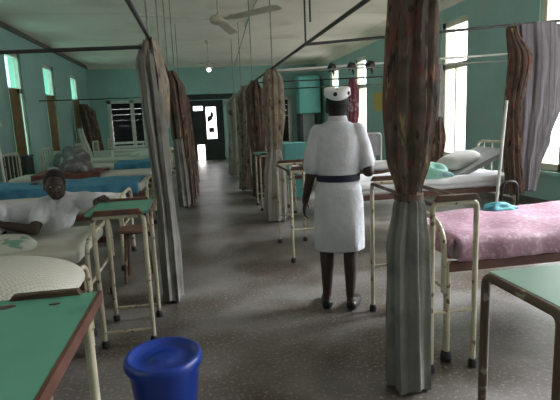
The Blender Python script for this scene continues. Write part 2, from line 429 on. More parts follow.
# the big curtain right of the nurse
curtain('long curtain at right of the nurse, brown print above, grey lining below',
        [(2.085, 1.05, 2.20, .075, .16), (1.93, 1.028, 2.2, .098, .13), (1.75, 1.025, 2.2, .112, .12), (1.45, 1.018, 2.2, .116, .12), (1.2, 1.01, 2.2, .098, .10), (1.02, 1.013, 2.2, .058, .06), (.97, 1.015, 2.2, .055, .055)],
        [(1.03, 1.018, 2.2, .05, .05), (.95, 1.012, 2.19, .075, .07), (.75, 1.0, 2.18, .10, .085), (.4, 1.0, 2.17, .108, .095), (.02, 1.0, 2.16, .108, .098)], M['print'], M['lining'], 8, .12, .4, tie=(1.0, 1.015, 2.2, .06, .06))
# big curtain at left of the aisle
curtain('large grey curtain at left of the aisle, gathered towards the table beside it',
        [(2.10, -.335, 4.30, .05, .22), (2.0, -.335, 4.30, .075, .28), (1.75, -.32, 4.32, .09, .30), (1.5, -.32, 4.3, .08, .24), (1.3, -.32, 4.28, .05, .17)],
        [(2.06, -.355, 4.20, .055, .13), (1.9, -.36, 4.18, .085, .19), (1.6, -.345, 4.14, .085, .20), (1.2, -.325, 4.06, .075, .16), (.9, -.31, 4.0, .065, .11), (.75, -.30, 3.96, .065, .11), (.4, -.29, 3.88, .075, .13), (.02, -.285, 3.80, .075, .12)],
        M['printpale'], M['lining'], 7, .14, 1.2)
curtain('brown-red curtain behind the large grey one on the left rod',
        [(2.10, -.30, 6.75, .06, .20), (1.9, -.26, 6.8, .11, .3), (1.3, -.235, 6.85, .12, .24), (.9, -.21, 6.85, .085, .15), (.25, -.20, 6.85, .09, .15)], [(1.2, -.27, 6.6, .06, .12), (.6, -.25, 6.6, .07, .13), (.3, -.24, 6.6, .075, .13)], M['print'], M['lining'], 7, .14, .2)
curtain('third curtain down the left rod, dark brown, reaching low',
        [(2.09, -.30, 9.0, .06, .2), (1.8, -.25, 9.0, .12, .28), (1.0, -.2, 9.0, .10, .16), (.05, -.17, 9.0, .11, .2)], None, M['print'], M['lining'], 7, .14, 2)
curtain('farthest dark curtain down the left rod before the door',
        [(2.09, -.30, 11.2, .06, .2), (1.8, -.26, 11.2, .12, .28), (1.0, -.2, 11.2, .10, .16), (.05, -.15, 11.2, .11, .2)], None, M['print'], M['lining'], 7, .14, 3)
# right aisle curtains
curtain('slim tan curtain hanging straight on the right rod, left of the nurse',
        [(2.09, 1.06, 6.62, .07, .10), (1.95, 1.07, 6.62, .125, .12), (1.5, 1.06, 6.6, .135, .12), (1.0, 1.04, 6.58, .10, .10)], [(1.04, 1.04, 6.58, .09, .09), (.6, 1.02, 6.55, .14, .12), (.03, 1.0, 6.5, .15, .13)], M['printpale'], M['liningpale'], 8, .13, .3)
curtain('dark brown curtain behind the slim tan one on the right rod',
        [(2.10, 1.04, 8.5, .06, .2), (1.9, 1.04, 8.5, .15, .22), (1.3, 1.05, 8.5, .15, .2), (.8, 1.05, 8.5, .11, .14), (.05, 1.06, 8.5, .14, .16)], None, M['print'], M['lining'], 8, .14, 1)
curtain('pale strip of curtain beside the dark brown right-hand curtain',
        [(1.2, 1.29, 8.36, .04, .05), (.7, 1.28, 8.33, .05, .055), (.04, 1.27, 8.25, .05, .055)], None, M['liningpale'], M['lining'], 6, .14, 1)
curtain('tan curtain on the right rod left of the dark brown one',
        [(2.10, .99, 9.6, .06, .25), (1.9, .96, 9.6, .16, .25), (1.2, .94, 9.6, .14, .2), (.7, .92, 9.6, .11, .16), (.05, .92, 9.6, .14, .18)], None, M['printpale'], M['lining'], 8, .14, 2)
curtain('grey curtain far down the right rod near the door',
        [(2.11, 1.03, 12.4, .06, .25), (1.9, .98, 12.4, .2, .3), (1.2, .98, 12.4, .18, .2), (.05, .95, 12.4, .2, .2)], None, M['liningpale'], M['lining'], 8, .14, 2.5)
curtain('pale teal-grey curtain farthest along the right rod beside the door',
        [(2.12, 1.05, 15.6, .06, .25), (1.9, 1.15, 15.6, .24, .3), (1.2, 1.15, 15.6, .24, .2), (.3, 1.1, 15.6, .24, .2)], None, M['wash'], M['lining'], 8, .1, 2.5)
# right cross-rod curtains
curtain('mauve-grey curtain bunched on the rod over the pink bed',
        [(2.22, 3.17, 4.5, .05, .05), (1.9, 3.25, 4.46, .11, .10), (1.4, 3.17, 4.45, .07, .09), (1.0, 3.19, 4.45, .07, .09), (.55, 3.24, 4.45, .08, .09)],
        [(2.26, 3.50, 4.51, .29, .06), (1.9, 3.53, 4.52, .30, .09), (1.5, 3.50, 4.52, .27, .10), (1.1, 3.44, 4.52, .20, .10), (.8, 3.40, 4.52, .15, .09), (.56, 3.39, 4.52, .12, .09)], M['print'], M['greycurtain'], 11, .10, .9)
curtain('grey and brown curtain knotted up beside the open right window',
        [(1.35, 3.53, 6.7, .08, .09), (1.05, 3.54, 6.7, .12, .10), (.8, 3.53, 6.7, .10, .10), (.62, 3.51, 6.7, .11, .1)], [(2.2, 3.53, 6.7, .04, .05), (1.9, 3.56, 6.7, .07, .07), (1.3, 3.53, 6.7, .09, .08)], M['print'], M['liningpale'], 7, .15, .9)
curtain("maroon and white curtain hanging beyond the nurse's head",
        [(2.12, 2.96, 8.9, .05, .06), (1.9, 2.98, 8.9, .10, .09), (1.5, 2.98, 8.9, .09, .09), (1.0, 2.92, 8.9, .06, .06)], None, M['maroon'], M['lining'], 7, .15, .4)
# curtains at the left windows
curtain('dark curtain over white lining at the farthest left window',
        [(2.15, -3.45, 15.9, .10, .12), (1.9, -3.35, 15.9, .20, .16), (1.2, -3.28, 15.9, .22, .15), (.5, -3.2, 15.9, .2, .14)], [(1.4, -3.58, 15.75, .08, .09), (.45, -3.42, 15.75, .12, .09)], M['print'], M['whitemetal'], 7, .15, .9)

# ------------------------------------------------------------------ beds
def rbox(lo, hi, r=.05, n=5, puff=.0, crease=0, seed=0):
    """rounded mattress-like slab (loft of rounded rectangles)"""
    x0, y0, z0 = lo; x1, y1, z1 = hi
    rnd = random.Random(seed)
    def ring(ins, z):
        pts = []; cr = max(r*1.2-ins, .01)
        for cx, cy, a0 in ((x1-ins-cr, y1-ins-cr, 0), (x0+ins+cr, y1-ins-cr, 90), (x0+ins+cr, y0+ins+cr, 180), (x1-ins-cr, y0+ins+cr, 270)):
            for i in range(n+1):
                a = math.radians(a0+90*i/n); pts.append(V((cx+cr*math.cos(a), cy+cr*math.sin(a), z)))
        return pts
    R = []
    for i in range(n+1):
        a = PI/2*i/n; R.append(ring(r*(1-math.sin(a)), z0+r*(1-math.cos(a))))
    for i in range(n+1):
        a = PI/2*i/n; R.append(ring(r*(1-math.cos(a)), z1-r*(1-math.sin(a))))
    mb = MB(); mb.loft(R); return mb
def make_bed(label, foot_x, y0, y1, side, L=2.0, zr=.56, zm=.66, hoop=.80, head=1.05, panel=None, mm=None, tubem=None, group=None, mth=.10):
    """side=+1: head towards +X. local x runs from foot (0) to head (L); local y 0..W"""
    W = y1-y0; tm = tubem or M['cream']
    t = thing('hospital_bed', label, 'bed', (foot_x, y0, 0), 0, group)
    s = side
    X = lambda a: s*a
    for y in (.03, W-.03):
        MB().box((min(X(.02), X(L-.02)), y-.02, zr-.03), (max(X(.02), X(L-.02)), y+.02, zr+.025)).build('side_rail', M['rust'], t, bevel=.004)
    m = MB()
    for k in range(1, 9): m.box((X(L*k/9)-.012, .05, zr-.005), (X(L*k/9)+.012, W-.05, zr+.005))
    m.build('bed_slats', M['rust'], t, smooth=0)
    for a in (.02, L-.02):
        for y in (.03, W-.03):
            lg = MB().tube([(X(a), y, .05), (X(a), y, zr+.03)], .019, 10).build('leg', tm, t)
            MB().lathe([(.012, 0), (.03, .004), (.032, .03), (.026, .055), (.02, .06)], (X(a), y, 0), 12).build('caster', M['rubber'], lg)
    for nm, a, hz in (('foot_end', 0, hoop), ('head_end', L, head)):
        pts = fillet([(X(a), .03, zr-.15), (X(a), .03, hz), (X(a), W-.03, hz), (X(a), W-.03, zr-.15)], .22 if nm == 'foot_end' else .12, 8)
        e = MB(); e.tube(pts, .016, 10); e.tube([(X(a), .03, zr-.12), (X(a), W-.03, zr-.12)], .011, 8)
        if nm == 'head_end':
            for k in range(1, 5): e.tube([(X(a), W*k/5, zr-.12), (X(a), W*k/5, hz)], .008, 6)
        eo = e.build(nm, tm, t)
        if nm == 'foot_end' and panel:
            q = fillet([(X(a)-.006, .04, zr-.10), (X(a)-.006, .04, hz-.008), (X(a)-.006, W-.04, hz-.008), (X(a)-.006, W-.04, zr-.10)], .215, 8)
            pm = MB(); pm.loft([q, [p+V((.012, 0, 0)) for p in q]]); pm.build('end_panel', panel, eo, smooth=30)
    lo = (min(X(.05), X(L-.05)), .02, zr+.027); hi = (max(X(.05), X(L-.05)), W-.02, zr+.027+mth)
    rbox(lo, hi, .04).build('mattress', mm or M['mattress'], t, smooth=50)
    return t
LX = -.78
make_bed('cream bed just behind the near green table, under a plump pale cushion', LX+.06, 2.08, 2.98, -1, hoop=.60, zr=.46)
make_bed('cream bed carrying the reclining person in white', LX, 3.2, 4.12, -1, hoop=.66, zr=.48, mth=.10)
make_bed('pale bed behind the reclining person', LX, 4.7, 5.5, -1, hoop=.74)
make_bed('bed under the blue sheet on the left', LX+.1, 6.15, 7.0, -1, hoop=.72, L=2.3)
make_bed('left bed under the red-brown blanket', LX+.05, 7.7, 8.5, -1, hoop=.72, L=2.2)
make_bed('pale left bed one past the red-brown blanket', LX+.05, 9.6, 10.4, -1, hoop=.74, L=2.2)
make_bed('pale left bed two past the red-brown blanket', LX, 11.5, 12.3, -1, hoop=.74)
make_bed('pale left bed three past the red-brown blanket', LX, 13.4, 14.2, -1, hoop=.74)
make_bed('farthest left bed below the dark back window', LX, 15.6, 16.4, -1, hoop=.74)
RX = 1.30
make_bed('cream bed under the pink sheet at right', RX, 2.33, 3.10, 1, hoop=.82, L=2.15)
BED2 = make_bed('white bed second from the camera on the right', RX+.05, 4.68, 5.52, 1, hoop=.72, mm=M['white'], L=2.1)
make_bed('third bed on the right, grey panelled head end', RX+.05, 6.85, 7.5, 1, hoop=.74, mm=M['white'])
make_bed('fourth bed on the right, beyond the nurse', RX+.15, 9.0, 9.85, 1, hoop=.74)
make_bed('fifth bed on the right, far behind the nurse', RX+.15, 11.3, 12.1, 1, hoop=.74)
make_bed('farthest right bed before the back window', RX+.15, 13.6, 14.4, 1, hoop=.74)

# bedding ------------------------------------------------------------
def sheet(name, x0, x1, y0, y1, ztop, drops, m, label, cat, seed=0, th=.018, nx=70, ny=34, wr=.008, group=None):
    """cloth over a mattress: top plus a hanging skirt on the near (y0) / far side and foot end; drops=(near,far,xlow,xhigh)"""
    rnd = random.Random(seed)
    ph = [rnd.uniform(0, 6) for _ in range(8)]
    mb = MB()
    dn, df, dl, dh = drops
    def pt(u, v):
        # u,v in unfolded metres
        x, y, z = u, v, ztop
        z += wr*(math.sin(u*9+v*5+ph[0])+.6*math.sin(u*17-v*13+ph[1])+.5*math.sin(v*23+u*4+ph[2]))
        if v < y0:
            e = y0-v; y = y0-.012-.02*math.sin(u*16+ph[3]+2*math.sin(u*5))*min(1, e*6)-.012*math.sin(u*37+ph[4])*min(1, e*6); z = ztop-e+.4*wr*math.sin(u*11)
        elif v > y1:
            e = v-y1; y = y1+.012+.012*math.sin(u*18+ph[5])*min(1, e*6); z = ztop-e
        if u < x0:
            e = x0-u; x = x0-.012-.012*math.sin(v*17+ph[6])*min(1, e*6); z -= e
        elif u > x1:
            e = u-x1; x = x1+.012+.012*math.sin(v*17+ph[6])*min(1, e*6); z -= e
        return V((x, y, z))
    us = [x0-dl+(x1-x0+dl+dh)*i/nx for i in range(nx+1)]
    vs = [y0-dn+(y1-y0+dn+df)*j/ny for j in range(ny+1)]
    g = [[mb.b.verts.new(pt(u, v)) for v in vs] for u in us]
    for i in range(nx):
        for j in range(ny):
            uc, vc = (us[i]+us[i+1])/2, (vs[j]+vs[j+1])/2
            if (uc < x0 or uc > x1) and (vc < y0 or vc > y1): continue
            mb.b.faces.new((g[i][j], g[i+1][j], g[i+1][j+1], g[i][j+1]))
    o = mb.build(name, m, smooth=70)
    d = o.modifiers.new('solid', 'SOLIDIFY'); d.thickness = th; d.offset = 1
    return tag(o, label, cat, group)
sheet('bed_sheet', RX+.06, RX+2.08, 2.345, 3.08, .70, (.105, .1, .09, .0), M['pink'], 'pink sheet draped over the nearest right-hand bed', 'sheet', 3)
sheet('bed_sheet', LX-2.1, LX+.0, 6.16, 6.99, .70, (.13, .1, .0, .0), M['bluesheet'], 'blue sheet covering a bed on the left', 'sheet', 5)
sheet('blanket', LX-1.75, LX-.75, 7.71, 8.49, .72, (.12, .1, .0, .0), M['brownblanket'], 'red-brown blanket on a left bed behind the blue one', 'blanket', 8)
sheet('bed_sheet', RX+.12, RX+2.05, 4.70, 5.50, .70, (.05, .05, .0, .0), M['white'], 'bright white sheet on the second right-hand bed', 'sheet', 9)
sheet('blanket', LX-.85, LX-.1, 9.62, 10.38, .70, (.12, .1, 0, 0), M['bluesheet'], 'small blue blanket on a bed beyond the left curtain', 'blanket', 11)
def pillow(c, size, rot, m, label, name='pillow'):
    a, b, h = size
    mb = MB()
    def fn(p, q):
        sg = lambda v, e: math.copysign(abs(v)**e, v)
        return V((sg(p.x, .55)*a*(1-.08*abs(p.y)), sg(p.y, .55)*b*(1-.08*abs(p.x)), q.z*(1-.55*max(abs(p.x), abs(p.y))**3)))
    mb.ell((0, 0, 0), (a, b, h), 32, 14, fn=fn)
    o = mb.build(name, m, smooth=80); o.location = c; o.rotation_euler = rot
    return tag(o, label, 'pillow')
pillow((-1.42, 3.41, .63), (.27, .19, .07), (.05, .05, .25), M['greenpillow'], 'pale green-printed pillow near the left edge on the occupied bed')
pillow((2.96, 5.1, .86), (.24, .20, .085), (.0, -.28, .2), M['pillow'], 'white pillow propped on the raised backrest of the second right bed')
def plump():
    mb = MB()
    def fn(p, q):
        sg = lambda v, e: math.copysign(abs(v)**e, v)
        z = q.z if p.z > 0 else q.z*.2
        return V((sg(p.x, .62)*.72, sg(p.y, .6)*.40, z))
    mb.ell((0, 0, 0), (.72, .40, .15), 48, 22, fn=fn)
    o = mb.build('padded_cushion', M['meshsheet'], smooth=80); o.location = (-1.37, 2.50, .60)
    tag(o, 'plump pale cushion with dotted cover behind the near green table', 'cushion')
plump()
# raised backrest (wedge) of the second right bed
def raised_backrest():
    mb = MB()
    L0, ang = .72, math.radians(30)
    x0 = 2.78
    prof = [(x0, .72), (x0+L0*math.cos(ang), .72+L0*math.sin(ang)*.75), (x0+L0*math.cos(ang)+.03, .67+L0*math.sin(ang)*.75), (x0+.08, .70)]
    mb.loft([[V((x, y, z)) for x, z in prof] for y in (4.80, 5.42)])
    o = mb.build('bed_backrest', M['greypanel'], smooth=0, bevel=.01)
    o.name = 'raised_backrest'; o.parent = BED2; o.matrix_parent_inverse = Matrix.Translation(-V(BED2.location)); o['label'] = 'raised grey backrest'
raised_backrest()
def cloth_heap(c, size, m, label, seed=0, name='cloth_heap', cat='cloth'):
    rnd = random.Random(seed); ph = [rnd.uniform(0, 6) for _ in range(6)]
    mb = MB()
    def fn(p, q):
        k = 1+.16*math.sin(6*p.x+ph[0])*math.cos(5*p.y+ph[1])+.12*math.sin(9*p.y+4*p.z+ph[2])
        r = V((q.x*k, q.y*k, q.z*k))
        if p.z < 0: r.z = q.z*.15
        return r
    mb.ell((0, 0, 0), size, 36, 20, fn=fn)
    o = mb.build(name, m, smooth=80); o.location = c
    return tag(o, label, cat)
cloth_heap((2.46, 4.86, .715), (.25, .16, .16), M['greencloth'], 'pale green patterned cloth heaped on the second right bed', 2)
cloth_heap((2.05, 2.99, .715), (.12, .07, .05), M['tealcloth'], 'small teal cloth on the far edge of the pink bed', 4)
cloth_heap((-1.95, 6.6, .72), (.20, .14, .05), M['greycloth'], 'small grey cloth lying on the blue bed', 5)
cloth_heap((-1.95, 8.05, .74), (.24, .2, .26), M['greycloth'], 'grey and white clothing piled high behind the reclining person', 6)
cloth_heap((-2.45, 9.9, .70), (.34, .2, .34), M['greycloth'], 'pale bundle heaped on the bed past the clothing pile', 9)
cloth_heap((-1.2, 11.9, .70), (.4, .25, .12), M['pillow'], 'white bedding heaped on a far left bed', 12)
cloth_heap((-1.1, 5.1, .69), (.26, .2, .05), M['white'], 'white cloth on the pale bed behind the reclining person', 13)
cloth_heap((2.0, 9.4, .70), (.3, .2, .14), M['maroon'], 'maroon and white bedding on the fourth right bed', 14)
cloth_heap((1.75, 7.2, .70), (.22, .25, .10), M['maroon'], 'maroon cloth at the foot of the third right bed', 15)

# ------------------------------------------------------------------ over-bed tables
def overbed(label, x0, x1, y0, y1, h, tubem, top=None, long='y', cross=.34, chips=None, rails=('lo', 'hi'), railm=None, name='overbed_table', legs=None):
    t = thing(name, label, 'table', (x0, y0, 0)); W, D = x1-x0, y1-y0
    tubular = tubem is M['browntube']
    r = .0145 if not tubular else .0145; i = .025 if not tubular else .0
    hb = .03 if not tubular else .014
    for sx, px in ((1, i), (-1, W-i)):
        for sy, py in ((1, i), (-1, D-i)):
            if long == 'y': bend = V((px+sx*.07, py, h-hb))
            else: bend = V((px, py+sy*.07, h-hb))
            lg = MB().tube(fillet([(px, py, .045), (px, py, h-hb), bend], .05, 6), r, 10).build('leg', tubem, t)
            MB().lathe([(.010, 0), (.024, .004), (.026, .03), (.018, .05)], (px, py, 0), 12).build('caster', M['rubber'], lg)
    if long == 'y':
        ends = (((i+.06, i), (W-i-.06, i)), ((i+.06, D-i), (W-i-.06, D-i)))
        cr = (((i, i), (W-i, i)), ((i, D-i), (W-i, D-i)))
        sd = (((i, i), (i, D-i)), ((W-i, i), (W-i, D-i)))
    else:
        ends = (((i, i+.06), (i, D-i-.06)), ((W-i, i+.06), (W-i, D-i-.06)))
        cr = (((i, i), (i, D-i)), ((W-i, i), (W-i, D-i)))
        sd = (((i, i), (W-i, i)), ((i, D-i), (W-i, D-i)))
    for a, b in ends: MB().tube([(*a, h-hb), (*b, h-hb)], r, 10).build('end_bar', tubem, t)
    for a, b in cr: MB().tube([(*a, cross), (*b, cross)], .010, 8).build('crossbar', tubem, t)
    for a, b in sd: MB().tube([(*a, h-.035), (*b, h-.035)], .012, 8).build('side_bar', M['browntube'], t)
    rm = railm or M['woodrail']
    def rail(where):
        if long == 'y':
            y = 0.005 if where == 'lo' else D-.005
            prof = [(.022, h-.018), (.045, h+.016), (W-.045, h+.016), (W-.022, h-.018)]
            m = MB(); m.loft([[V((x, yy, z)) for x, z in prof] for yy in (y-.014, y+.014)])
        else:
            x = .005 if where == 'lo' else W-.005
            prof = [(.04, h-.018), (.075, h+.016), (D-.075, h+.016), (D-.04, h-.018)]
            m = MB(); m.loft([[V((xx, y, z)) for y, z in prof] for xx in (x-.014, x+.014)])
        m.build('end_rail', rm, t, smooth=0, bevel=.004)
    for w in rails: rail(w)
    if top:
        b = MB().box((-.012 if not tubular else .008, .0, h-.018), (W+.012 if not tubular else W-.008, D, h)).build('tabletop', top, t, smooth=0, bevel=.003)
        for ea, eb in (() if tubular else ((-.022, -.012), (W+.012, W+.022))): MB().box((ea, -.002, h-.034), (eb, D+.002, h+.001)).build('edge_strip', M['rust'], b, smooth=0)
        for cx, cy, a, bb, rz in (chips or ()):
            c = MB(); n = 20
            pts = [V((cx, cy, h-.001))+Matrix.Rotation(rz, 3, 'Z') @ V((a*math.cos(2*PI*k/n)*(1+.18*math.sin(3*k)), bb*math.sin(2*PI*k/n)*(1+.2*math.cos(2*k)), 0)) for k in range(n)]
            c.loft([pts, [p+V((0, 0, .0032)) for p in pts]]); c.build('worn_chip', M['chip'], b, smooth=0)
    return t
overbed('large green-topped table at the near left corner, chipped, brown edged', -.625, -.350, .62, 1.49, .90, M['cream'], M['green'],
        chips=((.04, .80, .030, .014, .3), (.182, .79, .014, .007, 0)))
overbed('green-topped table at the foot of the occupied bed', -.70, -.345, 3.0, 3.48, .885, M['cream'], M['green'], railm=M['rust'], cross=.10)
overbed('tall cream table frame without a top at the foot of the pink bed', 1.15, 1.45, 2.235, 3.165, .97, M['cream'], None)
overbed('pale green-topped table with brown frame at the near right corner', .875, 1.75, 1.0, 1.325, .90, M['browntube'], M['palegreen'], long='x', rails=('hi',), cross=.2)
overbed('tall cream table frame standing at left of the nurse', .83, 1.18, 4.46, 5.3, .94, M['cream'], None, cross=.33)
overbed('far tall table frame by the third right bed', .9, 1.22, 7.3, 7.9, .9, M['cream'], M['green'], cross=.2)

# ------------------------------------------------------------------ bucket
def bucket():
    t = thing('bucket', 'blue lidded plastic bucket standing on the floor in front', 'bucket', (-.22, 2.05, 0))
    t.scale = (1.06, 1.06, 1.08)
    MB().lathe([(.105, 0), (.112, .008), (.148, .33), (.150, .335), (.140, .335)], (0, 0, 0), 40).build('body', M['blue'], t)
    MB().lathe([(.150, .325), (.161, .328), (.164, .345), (.160, .362), (.150, .369), (.139, .366), (.132, .352), (.10, .346), (.05, .345), (.045, .351), (.036, .352), (.0, .352)], (0, 0, 0), 48).build('lid', M['blue'], t, smooth=60)
    h = MB(); h.tube([(.158*math.cos(a), .158*math.sin(a), .30-.10*math.sin((a-.2)/(PI-.4)*PI)) for a in [.2+(PI-.4)*k/16 for k in range(17)]], .004, 6)
    h.build('bail_handle', M['metalgrey'], t)
bucket()

# ------------------------------------------------------------------ ceiling fans
def fan(label, x, y, zh, R, a0, ball=False):
    t = thing('ceiling_fan', label, 'fan', (x, y, zh))
    MB().tube([(0, 0, .08), (0, 0, ZC-zh-.02)], .013, 10).build('down_rod', M['fan'], t)
    MB().lathe([(.02, ZC-zh-.10), (.05, ZC-zh-.06), (.065, ZC-zh)], (0, 0, 0), 20).build('canopy', M['fan'], t)
    MB().lathe([(.02, .10), (.03, .07), (.09, .05), (.115, .02), (.115, -.03), (.08, -.055), (0, -.065)], (0, 0, 0), 28).build('motor_hub', M['fan'], t)
    for k in range(3):
        a = math.radians(a0+120*k); rot = Matrix.Rotation(a, 3, 'Z')
        mb = MB(); rings = []
        for u, w in ((.10, .03), (.2, .035), (.26, .07), (.5, .07), (R-.06, .075), (R, .055)):
            tl = -.2
            rings.append([rot @ V((u, y2, z2+y2*tl)) for y2, z2 in ((-w, -.004), (w, -.004), (w, .004), (-w, .004))])
        mb.loft(rings); mb.build('blade', M['fan'], t, smooth=0)
    if ball:
        MB().ell((0, 0, -.10), (.055, .055, .05), 16, 10).build('hub_ball', M['emissive'], t)  # small emissive white ball under the hub
fan('cream ceiling fan nearest the camera', .39, 6.95, 2.81, 1.06, -46)
fan('far ceiling fan with a bright lamp under its hub', .42, 13.4, 2.93, .62, 10, True)

# ------------------------------------------------------------------ odds and ends
# white pole and curved dark tube behind the pink bed
def drip_stand(label, x, y, h, lean, m, hook=True):
    t = thing('drip_stand', label, 'drip stand', (x, y, 0))
    MB().tube([(0, 0, .05), (lean*h, 0, h)], .015, 10).build('pole', m, t)
    for k in range(4):
        a = PI/4+PI/2*k
        MB().tube([(0, 0, .07), (.17*math.cos(a), .17*math.sin(a), .02)], .011, 8).build('foot', m, t)
    if hook: MB().tube(fillet([(lean*h-.08, 0, h-.02), (lean*h-.08, 0, h+.02), (lean*h+.08, 0, h+.02), (lean*h+.08, 0, h-.02)], .02), .006, 6).build('hook', m, t)
drip_stand('white drip stand pole leaning behind the pink bed', 2.84, 4.22, 1.5, .07, M['whitemetal'], False)
drip_stand('white drip stand by the left wall', -2.75, 7.35, 1.5, -.03, M['whitemetal'])
def bent_tube():
    mb = MB(); mb.tube(fillet([(2.74, 3.95, .02), (2.74, 3.95, .755), (2.90, 3.95, .755), (2.90, 3.95, .02)], .09, 8), .013, 10)
    mb.tube([(2.74, 3.95, .25), (2.90, 3.95, .25)], .01, 8); mb.tube([(2.74, 3.83, .012), (2.74, 4.07, .012)], .012, 8); mb.tube([(2.90, 3.83, .012), (2.90, 4.07, .012)], .012, 8)
    tag(mb.build('towel_stand', M['black']), 'small black arched tube stand between the pink bed and the curtain', 'stand')
bent_tube()
tag(MB().box((XR-.008, 11.95, 1.55), (XR-.002, 12.55, 2.02)).build('wall_notice', M['yellow'], smooth=0), 'yellow notice on the right wall beside the big brown curtain', 'notice')
# grey bed-head screen of the third right bed
def head_screen():
    t = thing('bed_screen', 'grey bed-head panel in a white tube frame beyond the nurse', 'screen', (2.72, 7.68, 0))
    MB().tube(fillet([(0, 0, .02), (0, 0, 1.12), (.32, 0, 1.12), (.32, 0, .02)], .06), .016, 10).build('frame', M['whitemetal'], t)
    MB().box((.02, -.008, .75), (.30, .008, 1.09)).build('panel', M['greypanel'], t, smooth=0)
    MB().tube([(0, -.12, .016), (0, .15, .016)], .014, 8).build('foot', M['whitemetal'], t)
    MB().tube([(.32, -.12, .016), (.32, .15, .016)], .014, 8).build('foot', M['whitemetal'], t)
head_screen()
# tall teal tank with dark legs added for a bright stretch of back wall
def block():
    t = thing('wall_block', 'bright teal tank on dark legs standing in for the far right back wall', 'block', (3.80, 17.7, 0))
    rbox((0, 0, 1.62), (.85, .6, 3.0), .05).build('block_body', M['block'], t, smooth=50)
    for x in (.08, .77):
        for y in (.08, .52): MB().box((x-.06, y-.06, 0), (x+.06, y+.06, 1.625)).build('leg', M['darkdoor'], t, smooth=0)
    MB().box((.14, .50, .25), (.71, .54, 1.6)).build('back_panel', M['wash'], t, smooth=0)
block()
def bench(label, x, y):
    t = thing('bench', label, 'bench', (x, y, 0))
    for k in range(3): MB().box((0, .1*k, .50), (1.2, .1*k+.08, .53)).build('seat_slat', M['whitemetal'], t, smooth=0)
    for k in range(2): MB().box((0, .32, .66+.14*k), (1.2, .34, .74+.14*k)).build('back_slat', M['whitemetal'], t, smooth=0)
    for xx in (.05, 1.12):
        for yy in (.02, .30): MB().box((xx, yy, 0), (xx+.04, yy+.04, .50 if yy < .2 else .88)).build('leg', M['whitemetal'], t, smooth=0)
bench('white slatted bench below the dark back window', -3.1, 17.5)
def locker(label, x, y, m, h=.8, w=.42):
    t = thing('bedside_locker', label, 'locker', (x, y, 0))
    MB().box((0, 0, .06), (w, .4, h)).build('body', m, t, smooth=0, bevel=.006)
    MB().box((-.012, -.012, h), (w+.012, .412, h+.025)).build('top', m, t, smooth=0, bevel=.004)
    dd = MB().box((.03, -.016, .1), (w-.03, 0, h-.22)).build('door', m, t, smooth=0)
    MB().tube([(w-.09, -.03, .3), (w-.09, -.03, .42)], .008, 6).build('handle', M['metalgrey'], dd)
    MB().box((.03, -.016, h-.18), (w-.03, 0, h-.04)).build('drawer', m, t, smooth=0)
    for a in (.02, w-.06):
        for b in (.02, .34): MB().box((a, b, 0), (a+.04, b+.04, .06)).build('foot', M['rubber'], t, smooth=0)
locker('teal bedside locker right of the slim tan curtain', 1.45, 8.1, M['block'], .98, .4)
locker('dark bedside locker by the left wall near the drip stand', -3.4, 8.9, M['darkdoor'], .95)
locker('red-brown bedside locker between far left beds', -2.9, 10.6, M['rust'], .75)
locker('pale bedside locker far down the left side', -2.6, 12.5, M['whiteframe'], .8)
def stool(label, x, y, m):
    t = thing('stool', label, 'stool', (x, y, 0))
    MB().lathe([(0, .46), (.15, .46), (.16, .475), (.15, .49), (0, .49)], (0, 0, 0), 24).build('seat', m, t)
    for k in range(4):
        a = PI/4+PI/2*k
        MB().tube([(.16*math.cos(a), .16*math.sin(a), 0), (.11*math.cos(a), .11*math.sin(a), .47)], .012, 8).build('leg', M['browntube'], t)
stool('dark stool beside the large grey curtain', -.62, 4.42, M['rust'])

# ------------------------------------------------------------------ people
def remeshed(mb, name, m, parent, voxel=.007, smooth_it=3):
    bmesh.ops.recalc_face_normals(mb.b, faces=mb.b.faces[:])
    me = bpy.data.meshes.new(name); mb.b.to_mesh(me); mb.b.free()
    o = bpy.data.objects.new(name, me); COL.objects.link(o)
    d = o.modifiers.new('r', 'REMESH'); d.mode = 'VOXEL'; d.voxel_size = voxel
    s = o.modifiers.new('s', 'SMOOTH'); s.factor = .5; s.iterations = smooth_it
    dg = bpy.context.evaluated_depsgraph_get(); dg.update()
    nm = bpy.data.meshes.new_from_object(o.evaluated_get(dg))
    o.modifiers.clear(); o.data = nm; nm.name = name
    bpy.data.meshes.remove(me)
    nm.materials.clear(); nm.materials.append(m)
    for p in nm.polygons: p.use_smooth = True
    if parent: o.parent = parent
    return o
def limb(mb, pts, rad, seg=14):
    """tapered limb with rounded joints"""
    pts = [V(p) for p in pts]; P, R = [], []
    for i in range(len(pts)-1):
        for k in range(6):
            t = k/6; P.append(pts[i].lerp(pts[i+1], t)); R.append(rad[i]*(1-t)+rad[i+1]*t)
    P.append(pts[-1]); R.append(rad[-1])
    mb.tube(P, R, seg)
    for p, r in zip(pts, rad): mb.ell(p, (r, r, r), 12, 8)
def hand(mb, wrist, d, side, palm_n, curl=.5, s=1.0):
    """palm + five fingers; d=direction of fingers, side=direction of the thumb, palm_n=palm facing"""
    w, d, sd, n = V(wrist), V(d).normalized(), V(side).normalized(), V(palm_n).normalized()
    pc = w+d*.045*s
    B = Matrix((sd, d, n)).transposed()
    mb.ell(pc, (.038*s, .052*s, .016*s), 14, 10, M=B)
    for k, (o, L) in enumerate(((.027, .070), (.009, .078), (-.009, .072), (-.026, .056))):
        a = w+d*.075*s+sd*o*s
        p = [a]; c = 0
        for f in (.45, .32, .23):
            c += curl*.8
            p.append(p[-1]+(d*math.cos(c)+n*math.sin(c))*L*f*s)
        limb(mb, p, [.0095*s, .009*s, .0082*s, .007*s], 8)
    a = w+d*.02*s+sd*.026*s
    limb(mb, [a, a+(sd*.7+d*.6+n*.25)*.03*s, a+(sd*.75+d*1.3+n*.6)*.036*s], [.013*s, .0105*s, .008*s], 8)
